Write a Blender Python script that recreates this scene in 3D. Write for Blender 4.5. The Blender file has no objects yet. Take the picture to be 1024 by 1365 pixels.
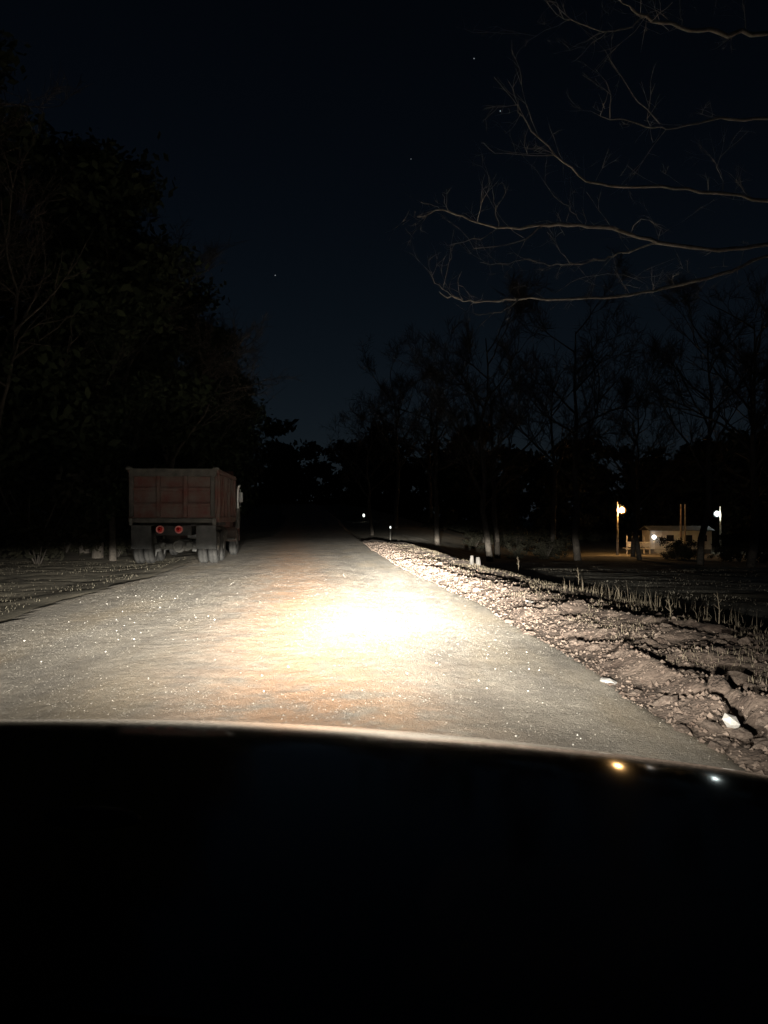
import bpy, math, random
import numpy as np
from mathutils import Vector, Matrix

R_ = math.radians
random.seed(7)
RNG = np.random.default_rng(7)
scene = bpy.context.scene
COL = scene.collection

# ------------------------------------------------------------------ camera
F = 1115.0            # focal length in photograph pixels (1024 x 1365)
EYE = 1.4             # eye height
HOR = 690.0           # row of the horizon
cam_d = bpy.data.cameras.new("camera")
cam = bpy.data.objects.new("camera", cam_d); COL.objects.link(cam)
cam.location = (0, 0, EYE)
cam.rotation_euler = (R_(90), 0, 0)
cam_d.sensor_fit = 'VERTICAL'; cam_d.sensor_height = 36.0
cam_d.lens = 36.0 * F / 1365.0
cam_d.shift_y = (HOR - 682.5) / 1365.0
cam_d.clip_start = 0.02; cam_d.clip_end = 3000
scene.camera = cam

# ------------------------------------------------------------------ night sky + moonlight
world = bpy.data.worlds.new("World"); scene.world = world; world.use_nodes = True
wn = world.node_tree.nodes; wl = world.node_tree.links
bg = wn["Background"]
sky = wn.new("ShaderNodeTexSky"); sky.sky_type = 'NISHITA'; sky.sun_disc = False
sky.sun_elevation = R_(14); sky.sun_rotation = R_(160)
sky.air_density = 1.0; sky.dust_density = 0.2; sky.ozone_density = 3.0
# pale glow low in the night air, the same all round the horizon
wtc = wn.new("ShaderNodeTexCoord"); wsp = wn.new("ShaderNodeSeparateXYZ"); wl.new(wtc.outputs["Generated"], wsp.inputs[0])
wmx = wn.new("ShaderNodeMath"); wmx.operation = 'MAXIMUM'; wmx.inputs[1].default_value = 0; wl.new(wsp.outputs[2], wmx.inputs[0])
wmu = wn.new("ShaderNodeMath"); wmu.operation = 'MULTIPLY'; wmu.inputs[1].default_value = -6.5; wl.new(wmx.outputs[0], wmu.inputs[0])
wex = wn.new("ShaderNodeMath"); wex.operation = 'EXPONENT'; wl.new(wmu.outputs[0], wex.inputs[0])
bg2 = wn.new("ShaderNodeBackground"); bg2.inputs[0].default_value = (.40, .62, 1.0, 1)
wst = wn.new("ShaderNodeMath"); wst.operation = 'MULTIPLY'; wst.inputs[1].default_value = .0125; wl.new(wex.outputs[0], wst.inputs[0]); wl.new(wst.outputs[0], bg2.inputs[1])
wad = wn.new("ShaderNodeAddShader"); wl.new(bg.outputs[0], wad.inputs[0]); wl.new(bg2.outputs[0], wad.inputs[1]); wl.new(wad.outputs[0], wn["World Output"].inputs[0])
wl.new(sky.outputs[0], bg.inputs[0]); bg.inputs[1].default_value = 0.00075
sun_d = bpy.data.lights.new("moon", 'SUN'); sun_d.energy = 0.002; sun_d.angle = R_(0.5); sun_d.color = (1, .95, .88)
sun = bpy.data.objects.new("moon", sun_d); COL.objects.link(sun)
sun.rotation_euler = (R_(76), 0, R_(-20))

scene.view_settings.view_transform = 'Standard'
scene.view_settings.look = 'None'
scene.view_settings.exposure = 0
scene.view_settings.gamma = 1
scene.cycles.use_denoising = True
scene.cycles.max_bounces = 6
scene.cycles.diffuse_bounces = 2
scene.cycles.sample_clamp_indirect = 4.0

# headlight beam (one lamp per headlight, inside the car's own headlight housings)
HEAD_POWER = 690000.0
HEAD_AIM = (-3.6, -5.8)             # sideways aim of each lamp against the car's axis, degrees
CAR_X, CAR_YAW = -0.42, -0.12       # car centre line and heading (a little right of the view axis)

# ------------------------------------------------------------------ helpers
def at(x, y, d):
    """point seen at photograph pixel (x, y) at distance d"""
    return Vector(((x - 512) / F * d, d, EYE - (y - HOR) / F * d))

class MB:
    def __init__(s): s.v = []; s.f = []
    def add(s, vs, fs):
        b = len(s.v); s.v += [tuple(p) for p in vs]; s.f += [tuple(i + b for i in f) for f in fs]; return s
    def box(s, c, size, rz=0, rx=0, ry=0, bev=0.0):
        hx, hy, hz = (k / 2 for k in size)
        M = Matrix.Translation(c) @ Matrix.Rotation(rz, 4, 'Z') @ Matrix.Rotation(ry, 4, 'Y') @ Matrix.Rotation(rx, 4, 'X')
        if bev <= 0:
            vs = [M @ Vector((sx * hx, sy * hy, sz * hz)) for sx in (-1, 1) for sy in (-1, 1) for sz in (-1, 1)]
            return s.add(vs, [(0, 1, 3, 2), (4, 6, 7, 5), (0, 4, 5, 1), (2, 3, 7, 6), (0, 2, 6, 4), (1, 5, 7, 3)])
        b = min(bev, hx * .9, hy * .9, hz * .9)
        prof = [(-hx + b, -hy), (hx - b, -hy), (hx, -hy + b), (hx, hy - b), (hx - b, hy), (-hx + b, hy), (-hx, hy - b), (-hx, -hy + b)]
        vs = []
        for z, k in ((-hz, b), (-hz + b, 0), (hz - b, 0), (hz, b)):
            for (x, y) in prof:
                vs.append(M @ Vector((x * (1 - k / hx), y * (1 - k / hy), z)))
        fs = []
        for l in range(3):
            for i in range(8):
                j = (i + 1) % 8
                fs.append((l * 8 + i, l * 8 + j, l * 8 + 8 + j, l * 8 + 8 + i))
        fs.append(tuple(reversed(range(8)))); fs.append(tuple(range(24, 32)))
        return s.add(vs, fs)
    def tube(s, pts, rad, n=6, cap=True):
        pts = [Vector(p) for p in pts]
        if not isinstance(rad, (list, tuple)): rad = [rad] * len(pts)
        vs = []; up = Vector((0.13, 0.21, 1))
        for i, p in enumerate(pts):
            t = (pts[min(i + 1, len(pts) - 1)] - pts[max(i - 1, 0)])
            t = t.normalized() if t.length > 1e-9 else Vector((0, 0, 1))
            a = t.cross(up)
            if a.length < .05: a = t.cross(Vector((1, 0, 0)))
            a.normalize(); b = t.cross(a)
            for k in range(n):
                q = 2 * math.pi * k / n
                vs.append(p + (a * math.cos(q) + b * math.sin(q)) * rad[i])
        fs = []
        for i in range(len(pts) - 1):
            for k in range(n):
                j = (k + 1) % n
                fs.append((i * n + k, i * n + j, (i + 1) * n + j, (i + 1) * n + k))
        if cap:
            fs.append(tuple(reversed(range(n)))); fs.append(tuple(range((len(pts) - 1) * n, len(pts) * n)))
        return s.add(vs, fs)
    def lathe(s, prof, c, axis='X', n=24):
        """prof: list of (offset along axis, radius)"""
        vs = []; c = Vector(c)
        for (a, r) in prof:
            for k in range(n):
                q = 2 * math.pi * k / n; u, w = r * math.cos(q), r * math.sin(q)
                vs.append(c + (Vector((a, u, w)) if axis == 'X' else Vector((u, a, w)) if axis == 'Y' else Vector((u, w, a))))
        fs = []
        for i in range(len(prof) - 1):
            for k in range(n):
                j = (k + 1) % n
                fs.append((i * n + k, i * n + j, (i + 1) * n + j, (i + 1) * n + k))
        fs.append(tuple(range(n))); fs.append(tuple(range((len(prof) - 1) * n, len(prof) * n)))
        return s.add(vs, fs)
    def prism(s, outline, x0, x1):
        """outline in (y, z), extruded along x"""
        n = len(outline)
        vs = [(x0, y, z) for y, z in outline] + [(x1, y, z) for y, z in outline]
        fs = [(i, (i + 1) % n, n + (i + 1) % n, n + i) for i in range(n)] + [tuple(range(n)), tuple(reversed(range(n, 2 * n)))]
        return s.add(vs, fs)
    def ball(s, c, r, sx=1, sy=1, sz=1, n=12, m=8):
        vs = []; c = Vector(c)
        for i in range(m + 1):
            th = math.pi * i / m
            for k in range(n):
                q = 2 * math.pi * k / n
                vs.append(c + Vector((r * sx * math.sin(th) * math.cos(q), r * sy * math.sin(th) * math.sin(q), r * sz * math.cos(th))))
        fs = [(i * n + k, (i + 1) * n + k, (i + 1) * n + (k + 1) % n, i * n + (k + 1) % n) for i in range(m) for k in range(n)]
        return s.add(vs, fs)
    def mesh(s, name, m, smooth=False):
        me = bpy.data.meshes.new(name); me.from_pydata(s.v, [], s.f); me.validate(); me.update()
        if m: me.materials.append(m)
        if smooth: me.polygons.foreach_set("use_smooth", [True] * len(me.polygons))
        return me
    def build(s, name, m, parent=None, smooth=False):
        return link(name, s.mesh(name, m, smooth), parent)

def link(name, data, parent=None):
    o = bpy.data.objects.new(name, data); COL.objects.link(o)
    if parent: o.parent = parent
    return o

def np_mesh(name, V, Fa, m, parent=None, smooth=True):
    me = bpy.data.meshes.new(name)
    V = np.asarray(V, dtype=np.float32); Fa = np.asarray(Fa, dtype=np.int32); k = Fa.shape[1]
    me.vertices.add(len(V)); me.vertices.foreach_set("co", V.ravel())
    me.loops.add(Fa.size); me.loops.foreach_set("vertex_index", Fa.ravel())
    me.polygons.add(len(Fa)); me.polygons.foreach_set("loop_start", np.arange(0, Fa.size, k, dtype=np.int32))
    me.polygons.foreach_set("use_smooth", np.full(len(Fa), smooth))
    me.update(calc_edges=True); me.validate()
    me.materials.append(m)
    return link(name, me, parent)

def grid_faces(nx, ny):
    i = np.arange(nx - 1)[None, :]; j = np.arange(ny - 1)[:, None]
    a = j * nx + i
    return np.stack([a, a + 1, a + nx + 1, a + nx], -1).reshape(-1, 4)

def tag(o, label=None, cat=None, group=None, kind=None):
    if label: o["label"] = label
    if cat: o["category"] = cat
    if group: o["group"] = group
    if kind: o["kind"] = kind
    return o

def empty(name, loc, rz=0):
    o = bpy.data.objects.new(name, None); COL.objects.link(o)
    o.empty_display_size = .2
    o.location = loc; o.rotation_euler = (0, 0, rz); return o

def copy_tree(o, parent=None):
    c = o.copy(); COL.objects.link(c); c.parent = parent
    for ch in list(o.children): copy_tree(ch, c)
    return c

# ---- noise (value noise, numpy)
def _h(ix, iy, seed):
    n = (ix.astype(np.int64) * 374761393 + iy.astype(np.int64) * 668265263 + seed * 1442695041) & 0x7fffffff
    n = ((n ^ (n >> 13)) * 1274126177) & 0x7fffffff
    n = (n ^ (n >> 16)) & 0xffff
    return n / 65535.0
def vnoise(x, y, seed=0):
    x = np.asarray(x, float); y = np.asarray(y, float)
    ix = np.floor(x); iy = np.floor(y); fx = x - ix; fy = y - iy
    fx = fx * fx * (3 - 2 * fx); fy = fy * fy * (3 - 2 * fy)
    a = _h(ix, iy, seed); b = _h(ix + 1, iy, seed); c = _h(ix, iy + 1, seed); d = _h(ix + 1, iy + 1, seed)
    return (a + (b - a) * fx) + ((c + (d - c) * fx) - (a + (b - a) * fx)) * fy
def fbm(x, y, seed=0, oc=4):
    t = 0; am = .5; fr = 1
    for k in range(oc):
        t = t + am * (vnoise(x * fr + 17.3 * k, y * fr - 9.1 * k, seed + k) * 2 - 1); am *= .5; fr *= 2.03
    return t
def sst(a, b, x):
    t = np.clip((x - a) / (b - a), 0, 1); return t * t * (3 - 2 * t)

# ------------------------------------------------------------------ materials
def mat(name, c1, c2=None, scale=4.0, rough=.85, bump=0.0, bscale=40.0, metal=0.0, detail=6, spec=.3, ramp=(.35, .65)):
    m = bpy.data.materials.new(name); m.use_nodes = True
    nt = m.node_tree; N = nt.nodes; Lk = nt.links
    p = N["Principled BSDF"]; p.inputs["Roughness"].default_value = rough; p.inputs["Metallic"].default_value = metal
    p.inputs["Specular IOR Level"].default_value = spec
    tc = N.new("ShaderNodeTexCoord")
    if c2 is None: c2 = tuple(k * .7 for k in c1)
    nz = N.new("ShaderNodeTexNoise"); nz.inputs["Scale"].default_value = scale; nz.inputs["Detail"].default_value = detail
    nz.inputs["Roughness"].default_value = .62
    Lk.new(tc.outputs["Object"], nz.inputs["Vector"])
    rp = N.new("ShaderNodeValToRGB"); rp.color_ramp.elements[0].position = ramp[0]; rp.color_ramp.elements[1].position = ramp[1]
    rp.color_ramp.elements[0].color = (*c1, 1); rp.color_ramp.elements[1].color = (*c2, 1)
    Lk.new(nz.outputs["Fac"], rp.inputs["Fac"]); Lk.new(rp.outputs["Color"], p.inputs["Base Color"])
    if bump > 0:
        n2 = N.new("ShaderNodeTexNoise"); n2.inputs["Scale"].default_value = bscale; n2.inputs["Detail"].default_value = 5
        Lk.new(tc.outputs["Object"], n2.inputs["Vector"])
        bp = N.new("ShaderNodeBump"); bp.inputs["Strength"].default_value = bump; bp.inputs["Distance"].default_value = .02
        Lk.new(n2.outputs["Fac"], bp.inputs["Height"]); Lk.new(bp.outputs["Normal"], p.inputs["Normal"])
    return m

def emit_mat(name, col, strength):
    m = bpy.data.materials.new(name); m.use_nodes = True
    p = m.node_tree.nodes["Principled BSDF"]; p.inputs["Base Color"].default_value = (*col, 1)
    p.inputs["Emission Color"].default_value = (*col, 1); p.inputs["Emission Strength"].default_value = strength
    return m

def road_mat():
    m = bpy.data.materials.new("gravel_road"); m.use_nodes = True
    nt = m.node_tree; N = nt.nodes; Lk = nt.links; p = N["Principled BSDF"]
    p.inputs["Roughness"].default_value = .8; p.inputs["Specular IOR Level"].default_value = .35
    geo = N.new("ShaderNodeNewGeometry"); sep = N.new("ShaderNodeSeparateXYZ"); Lk.new(geo.outputs["Position"], sep.inputs[0])
    def math_(op, a, b=None, c=None):
        n = N.new("ShaderNodeMath"); n.operation = op
        for i, q in enumerate((a, b, c)):
            if q is None: continue
            if isinstance(q, (int, float)): n.inputs[i].default_value = q
            else: Lk.new(q, n.inputs[i])
        return n.outputs[0]
    def noise(scale, stretch=(1, 1, 1), det=6, rough=.6):
        mp = N.new("ShaderNodeMapping"); mp.inputs["Scale"].default_value = stretch
        Lk.new(geo.outputs["Position"], mp.inputs[0])
        n = N.new("ShaderNodeTexNoise"); n.inputs["Scale"].default_value = scale; n.inputs["Detail"].default_value = det
        n.inputs["Roughness"].default_value = rough; Lk.new(mp.outputs[0], n.inputs["Vector"]); return n.outputs["Fac"]
    def mix(f, a, b):
        n = N.new("ShaderNodeMix"); n.data_type = 'RGBA'
        if isinstance(f, (int, float)): n.inputs[0].default_value = f
        else: Lk.new(f, n.inputs[0])
        for i, q in ((6, a), (7, b)):
            if isinstance(q, tuple): n.inputs[i].default_value = (*q, 1)
            else: Lk.new(q, n.inputs[i])
        return n.outputs[2]
    def ramp(f, a, b):
        n = N.new("ShaderNodeMapRange"); n.interpolation_type = 'SMOOTHSTEP'; n.inputs[1].default_value = a; n.inputs[2].default_value = b
        Lk.new(f, n.inputs[0]); return n.outputs[0]
    base = mix(ramp(noise(2.2, (1, .35, 1)), .35, .65), (.245, .222, .192), (.36, .322, .272))
    base = mix(ramp(noise(1.1, (1, .25, 1), 4), .45, .7), base, (.34, .285, .215))
    # a strip of reddish clay between the wheel tracks, drifting left as the road runs on
    w = math_('ADD', sep.outputs[0], math_('MULTIPLY', sep.outputs[1], .115))
    w = math_('ADD', w, math_('MULTIPLY', math_('SUBTRACT', noise(.9), .5), 1.1))
    strip = math_('POWER', 2.718, math_('MULTIPLY', math_('POWER', math_('MULTIPLY', math_('SUBTRACT', w, .15), 1.05), 2.0), -1.0))
    strip = math_('MULTIPLY', strip, ramp(noise(3.0), .25, .6))
    base = mix(math_('MULTIPLY', strip, .85), base, (.46, .275, .165))
    # grit: fine light and dark grains
    base = mix(math_('MULTIPLY', ramp(noise(90, det=3), .55, .7), .45), base, (.56, .52, .45))
    base = mix(math_('MULTIPLY', ramp(noise(60, (1.2, 1, 1), det=3), .56, .72), .5), base, (.11, .10, .085))
    Lk.new(base, p.inputs["Base Color"])
    h = math_('ADD', math_('MULTIPLY', noise(45, det=6, rough=.7), 1.0), math_('MULTIPLY', noise(9, (1, .6, 1), det=4), 1.2))
    bp = N.new("ShaderNodeBump"); bp.inputs["Strength"].default_value = .8; bp.inputs["Distance"].default_value = .025
    Lk.new(h, bp.inputs["Height"]); Lk.new(bp.outputs["Normal"], p.inputs["Normal"])
    return m

M = {}
M['road'] = road_mat()
M['bank'] = mat('bank_soil', (.062, .043, .034), (.165, .127, .102), 2.6, .95, .9, 30, detail=8)
M['clod'] = mat('clod_soil', (.085, .060, .047), (.205, .16, .13), 3, .95, .9, 30)
M['ground'] = mat('field_ground', (.15, .135, .10), (.27, .235, .175), .8, .95, .7, 12, detail=9)
M['pebble'] = mat('pebble_grey', (.12, .11, .095), (.36, .33, .285), 45, .9, detail=2, ramp=(.3, .7))
M['white_stone'] = mat('pale_limestone', (.5, .48, .44), (.68, .66, .62), 14, .5, spec=.6)
M['stone'] = mat('grey_stone', (.26, .25, .235), (.40, .385, .36), 10, .8)
M['stump'] = mat('weathered_stump', (.03, .028, .025), (.06, .055, .05), 8, .9)
M['lawn'] = mat('pale_dry_lawn', (.27, .25, .20), (.44, .41, .34), .7, .95, .5, 14, detail=8)
M['grass'] = mat('dry_grass', (.12, .10, .07), (.24, .20, .145), 3, .9)
M['bark'] = mat('bark', (.05, .044, .037), (.11, .095, .08), 6, .95, .6, 20)
M['pale_bark'] = mat('pale_bark', (.13, .128, .122), (.30, .295, .285), 9, .9, .5, 25)
M['leaf'] = mat('dark_foliage', (.02, .03, .014), (.045, .055, .026), 1.2, .9)
M['brush'] = mat('dark_brush', (.014, .014, .009), (.032, .03, .018), 1.2, .9)
M['dull_grass'] = mat('dull_grass', (.10, .09, .066), (.17, .15, .11), 2, .95)
M['twig'] = mat('twigs', (.06, .05, .042), (.13, .105, .085), 1.5, .95)
M['wood_far'] = mat('far_wood', (.022, .026, .016), (.05, .048, .035), .3, .95)

# ------------------------------------------------------------------ terrain functions
RY = [-10, 0, 5.2, 8, 10, 14, 19.5, 26, 35, 60, 100, 160, 260]
RX = [2.1, 2.1, 2.05, 1.95, 1.82, 1.58, .9, .35, -.35, -2.0, -5.5, -13, -30]
LY = [-10, 0, 11, 18, 22, 30, 40, 60, 100, 160, 260]
LX = [-4.8, -4.8, -5.0, -5.35, -5.6, -6.4, -7.2, -8.2, -11.6, -19.5, -37]
def Rt(y): return np.interp(y, RY, RX) + .10 * fbm(np.asarray(y, float) * .45, 3.1, 5, 3)
def Lt(y): return np.interp(y, LY, LX) + .25 * fbm(np.asarray(y, float) * .3, 7.7, 6, 3) + .16 * fbm(np.asarray(y, float) * 1.4, 2.7, 8, 3)
def rise(y): return 4.2 * sst(62, 175, y)
def field(x, y): return -.09 - 2.6 * sst(0, 1, (np.hypot(x, y) - 6) / 95.0)
def base(x, y):
    s = x - Rt(y); sl = Lt(y) - x
    z = rise(y)
    far = sst(40, 110, y)
    w = sst(2.2 + 2 * far, 3.5 + 25 * far, s)
    z = z * (1 - w) + field(x, y) * w
    z = z - .10 * sst(.2, 2.0, sl) + .9 * sst(9, 30, sl)
    return z + .03 * fbm(x * .5, y * .5, 11, 3) + .05 * fbm(x * .13, y * .13, 12, 2)
def road_z(x, y):
    s = x - Rt(y); sl = Lt(y) - x
    z = rise(y) + .013 * fbm(x * 1.1, y * .5, 21, 3) + .004 * fbm(x * 5, y * 4, 22, 3) + .005 * fbm(x * 16, y * 16, 27, 2)
    wc = x + .09 * y
    z = z - .02 * np.exp(-((wc - 1.45) / .35) ** 2) - .02 * np.exp(-((wc + .35) / .35) ** 2) - .018 * np.exp(-((wc + 2.2) / .4) ** 2)
    z = z - .14 * sst(-.15, .3, s) - .05 * sst(.0, .34, sl + .12 * fbm(x * 2, y * 2, 25, 3))
    return z + .02
BS = [-.6, -.3, 0, .35, .8, 1.3, 2.1, 2.7, 3.3, 3.9]
BZ = [-.14, -.06, .015, .06, .11, .16, .165, .06, -.12, -.16]
def pix_ground(pts, z):
    out = []
    for (x, y) in pts:
        d = (EYE - z) * F / (y - HOR); out.append(((x - 512) / F * d, d))
    return np.array(out)
# furrows torn along the bank: the sod is rolled up on the road side, a groove lies behind it
FURROWS = [
    (pix_ground([(848, 868), (882, 878), (926, 890), (962, 908), (1030, 926)], .16), .085, .10),
    (pix_ground([(876, 930), (926, 928), (962, 948), (985, 965), (1035, 1000)], .08), .085, .10),
    (pix_ground([(688, 806), (720, 808), (745, 806)], .16), .09, .12),
    (pix_ground([(748, 852), (775, 862), (800, 868), (830, 862)], .14), .07, .09),
    (pix_ground([(790, 803), (830, 812), (880, 820), (960, 830)], .2), .06, .10),
    (pix_ground([(560, 752), (610, 765), (660, 778), (700, 785)], .12), .08, .12),
    (pix_ground([(735, 835), (780, 845), (830, 848)], .15), .06, .08),
    (pix_ground([(570, 770), (620, 786), (650, 795)], .08), .06, .08),
]
def furrow(x, y):
    z = np.zeros_like(x)
    wob = .16 * fbm(x * 2.2, y * 2.2, 41, 3)
    for P, up, dn in FURROWS:
        bd = np.full_like(x, 9.0); bs = np.zeros_like(x)
        for a, b in zip(P[:-1], P[1:]):
            e = b - a; L2 = (e ** 2).sum()
            t = np.clip(((x - a[0]) * e[0] + (y - a[1]) * e[1]) / L2, 0, 1)
            dx = x - (a[0] + t * e[0]); dy = y - (a[1] + t * e[1])
            d = np.hypot(dx, dy); sg = np.sign(e[0] * dy - e[1] * dx)   # >0: on the left of the line
            m = d < bd; bd = np.where(m, d, bd); bs = np.where(m, sg, bs)
        # "far" side is away from the camera
        far = np.where(np.hypot(x, y) > 0, bs, bs)
        e0 = P[-1] - P[0]; camside = np.sign(e0[0] * (0 - P[0][1]) - e0[1] * (0 - P[0][0]))
        sd = bd * bs * -camside + wob                        # positive: behind the furrow line
        z = z + np.where(bd < .8, up * np.exp(-((sd + .16) / .15) ** 2) - dn * np.exp(-((sd - .10) / .10) ** 2), 0) * sst(.8, .5, bd)
    return z
def bank_z(x, y):
    s = x - Rt(y)
    fade = 1 - sst(24, 48, y)
    se = np.where(s > 0, s / np.interp(y, [9, 15, 24], [1, .62, .5]), s)      # the bank narrows farther on
    z = np.interp(se, BS, BZ)
    z = np.where(z > 0, z * np.interp(y, [8, 13, 22, 40], [.9, .6, .4, .25]), z)
    outer = sst(2.5, 3.3, se)
    z = z * (1 - outer) + (base(x, y) + .01) * outer - .12 * sst(3.2, 3.8, s + .9 * fbm(x * .7, y * .7, 36, 4) * sst(14, 22, y)) + .05 * fbm(x * 1.7, y * 1.1, 37, 4) * sst(14, 24, y)
    rough = sst(-.15, .45, se) * (.12 + .88 * sst(3.2, 2.4, se)) * sst(3.7, 3.3, s)
    r1 = fbm(x * 1.3, y * 1.3, 31, 4)
    r2 = 1 - np.abs(fbm(x * 2.3, y * 2.0, 32, 4)) * 2.4
    r3 = fbm(x * 9, y * 9, 33, 3)
    lumpy = sst(.05, .5, se) * sst(1.9, 1.0, se)
    rough = rough * np.interp(y, [8, 14, 25], [1, .75, .55])
    z = z + rough * (.085 * r1 + .04 * r3 + .018 * fbm(x * 22, y * 22, 34, 2)) + lumpy * .028 * r2 + rough * furrow(x, y)
    return z + rise(y) * (1 - sst(2.5, 3.6, s)) * (1 - outer)

def tensor(xs, ys):
    X, Y = np.meshgrid(xs, ys); return X, Y
def spaced(segs):
    out = []
    for a, b, st in segs: out += list(np.arange(a, b, st))
    return np.array(out)

# ------------------------------------------------------------------ ground, road, bank
gx = np.concatenate([[-900, -600, -400, -250, -160, -110, -80], spaced([(-60, -16, 2.2), (-16, -4.6, .14), (-4.6, 1.5, .8), (1.5, 9, .16), (9, 20, .5), (20, 60, 2), (60, 120, 6)]), [120, 170, 250, 400, 600, 900]])
gy = np.concatenate([[-300, -150, -80, -40, -20, -10], spaced([(-5, 4, 1), (4, 30, .16), (30, 60, .6), (60, 120, 2), (120, 200, 6)]), [200, 260, 340, 450, 600, 900, 1400]])
X, Y = tensor(gx, gy)
s = X - Rt(Y); sl = Lt(Y) - X
Z = base(X, Y)
Z = Z + sst(.4, 2, np.maximum(sl, s - 3.2)) * (.035 * fbm(X * 1.6, Y * 1.6, 51, 3) + .02 * fbm(X * 6, Y * 6, 52, 2))
under = sst(.22, -.10, sl) * sst(3.7, 3.3, s)
Z = Z - np.where(s > -1.5, .22, .06) * under
ground = np_mesh("ground", np.stack([X, Y, Z], -1).reshape(-1, 3), grid_faces(len(gx), len(gy)), M['ground'])
tag(ground, "dark rough grassy ground on both sides of the road", kind='structure')

# pale mown lawn in the field beyond the bank, a sheet just above the ground
keep = (s > 3.9) & (Y > 5) & (Y < 72) & (X < 45) & (fbm(X * .3, Y * .3, 91, 3) > -.34)
Fg = grid_faces(len(gx), len(gy)); Fg = Fg[keep.ravel()[Fg].all(1)]
idx = np.unique(Fg); remap = np.zeros(keep.size, int); remap[idx] = np.arange(len(idx))
lawn = np_mesh("lawn", np.stack([X, Y, Z + .014], -1).reshape(-1, 3)[idx], remap[Fg], M['lawn'])
tag(lawn, "pale dry lawn in the field beyond the soil bank", kind='structure')

ry = np.concatenate([spaced([(-8, 4, .5), (4, 13, .055), (13, 24, .12), (24, 60, .45), (60, 180, 3)]), [180, 200, 230, 260]])
tt = np.linspace(0, 1, 150)
Y = np.repeat(ry[:, None], len(tt), 1); X = (Lt(ry) - .35)[:, None] * (1 - tt)[None] + (Rt(ry) + .35)[:, None] * tt[None]
road = np_mesh("road", np.stack([X, Y, road_z(X, Y)], -1).reshape(-1, 3), grid_faces(len(tt), len(ry)), M['road'])
tag(road, "pale gravel and clay road lit by the headlights", kind='structure')

by = spaced([(-4, 3.2, .12), (3.2, 13, .03), (13, 22, .06), (22, 50, .25)])
bs_ = np.linspace(-.5, 3.8, 125)
Y = np.repeat(by[:, None], len(bs_), 1); X = Rt(by)[:, None] + bs_[None]
bank = np_mesh("roadside_bank", np.stack([X, Y, bank_z(X, Y)], -1).reshape(-1, 3), grid_faces(len(bs_), len(by)), M['bank'])
tag(bank, "torn reddish soil bank along the road edge", kind='structure')

def surf(x, y):
    x = float(x); y = float(y); s = x - float(Rt(y)); sl = float(Lt(y)) - x
    A = np.array([x]), np.array([y])
    zs = []
    if -.5 < s < 3.8 and -4 < y < 50: zs.append(bank_z(*A)[0])
    if s < .3 and sl < .3: zs.append(road_z(*A)[0])
    if sl > -.1 or s > 3.2 or not zs: zs.append(base(*A)[0])
    return float(max(zs))

# ------------------------------------------------------------------ loose stones on the road (too many to count)
def pebbles(name, P, rad, m, parent=None):
    """many small irregular stones as one mesh"""
    n = len(P)
    dirs = np.array([(1, 0, 0), (-1, 0, 0), (0, 1, 0), (0, -1, 0), (0, 0, 1), (0, 0, -1)], float)
    fc = np.array([(0, 2, 4), (2, 1, 4), (1, 3, 4), (3, 0, 4), (2, 0, 5), (1, 2, 5), (3, 1, 5), (0, 3, 5)])
    V = dirs[None] * rad[:, None, None] * (.6 + .7 * RNG.random((n, 6, 1)))
    V = V + RNG.normal(size=(n, 6, 3)) * rad[:, None, None] * .18
    a = RNG.random(n) * 6.28; c, sn = np.cos(a)[:, None], np.sin(a)[:, None]
    V = np.stack([V[..., 0] * c - V[..., 1] * sn, V[..., 0] * sn + V[..., 1] * c, V[..., 2] * .75], -1) + P[:, None, :]
    Fa = (fc[None] + (np.arange(n) * 6)[:, None, None]).reshape(-1, 3)
    return np_mesh(name, V.reshape(-1, 3), Fa, m, parent, smooth=False)
def road_points(n, y0, y1, pw=1.0, t0=.0, t1=1.0):
    y = y0 + (y1 - y0) * RNG.random(n) ** pw
    t = t0 + (t1 - t0) * RNG.random(n)
    x = (Lt(y) + .1) * (1 - t) + (Rt(y) + .15) * t
    return x, y
x, y = road_points(105000, 1.5, 27, 1.35)
k = (RNG.random(len(x)) < np.clip((27 - y) / 18, 0, 1) * np.clip(.55 + 1.3 * fbm(x * .8, y * .8, 61, 3), .12, 1))
x, y = x[k], y[k]
r = .002 + .0042 * RNG.random(len(x)) ** 2.4
g = pebbles("gravel", np.stack([x, y, road_z(x, y) + r * .12], -1), r, M['pebble'])
tag(g, "loose grey gravel scattered over the road", "gravel", kind='stuff')
x1, y1 = road_points(170, 3, 20, 1.3)
y2 = RNG.uniform(9, 15, 90); x2 = -3.6 + RNG.normal(size=90) * .55 + (12 - y2) * .12
y3 = RNG.uniform(4.6, 9.5, 60); x3 = 1.15 + RNG.normal(size=60) * .42
x = np.concatenate([x1, x2, x3]); y = np.concatenate([y1, y2, y3])
k = (x < Rt(y)) & (x > Lt(y)); x, y = x[k], y[k]
r = .0035 + .007 * RNG.random(len(x)) ** 2.5
g = pebbles("pale_gravel", np.stack([x, y, road_z(x, y) + r * .4], -1), r, M['white_stone'])
tag(g, "small bright white stones glinting on the road", "gravel", kind='stuff')

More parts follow.
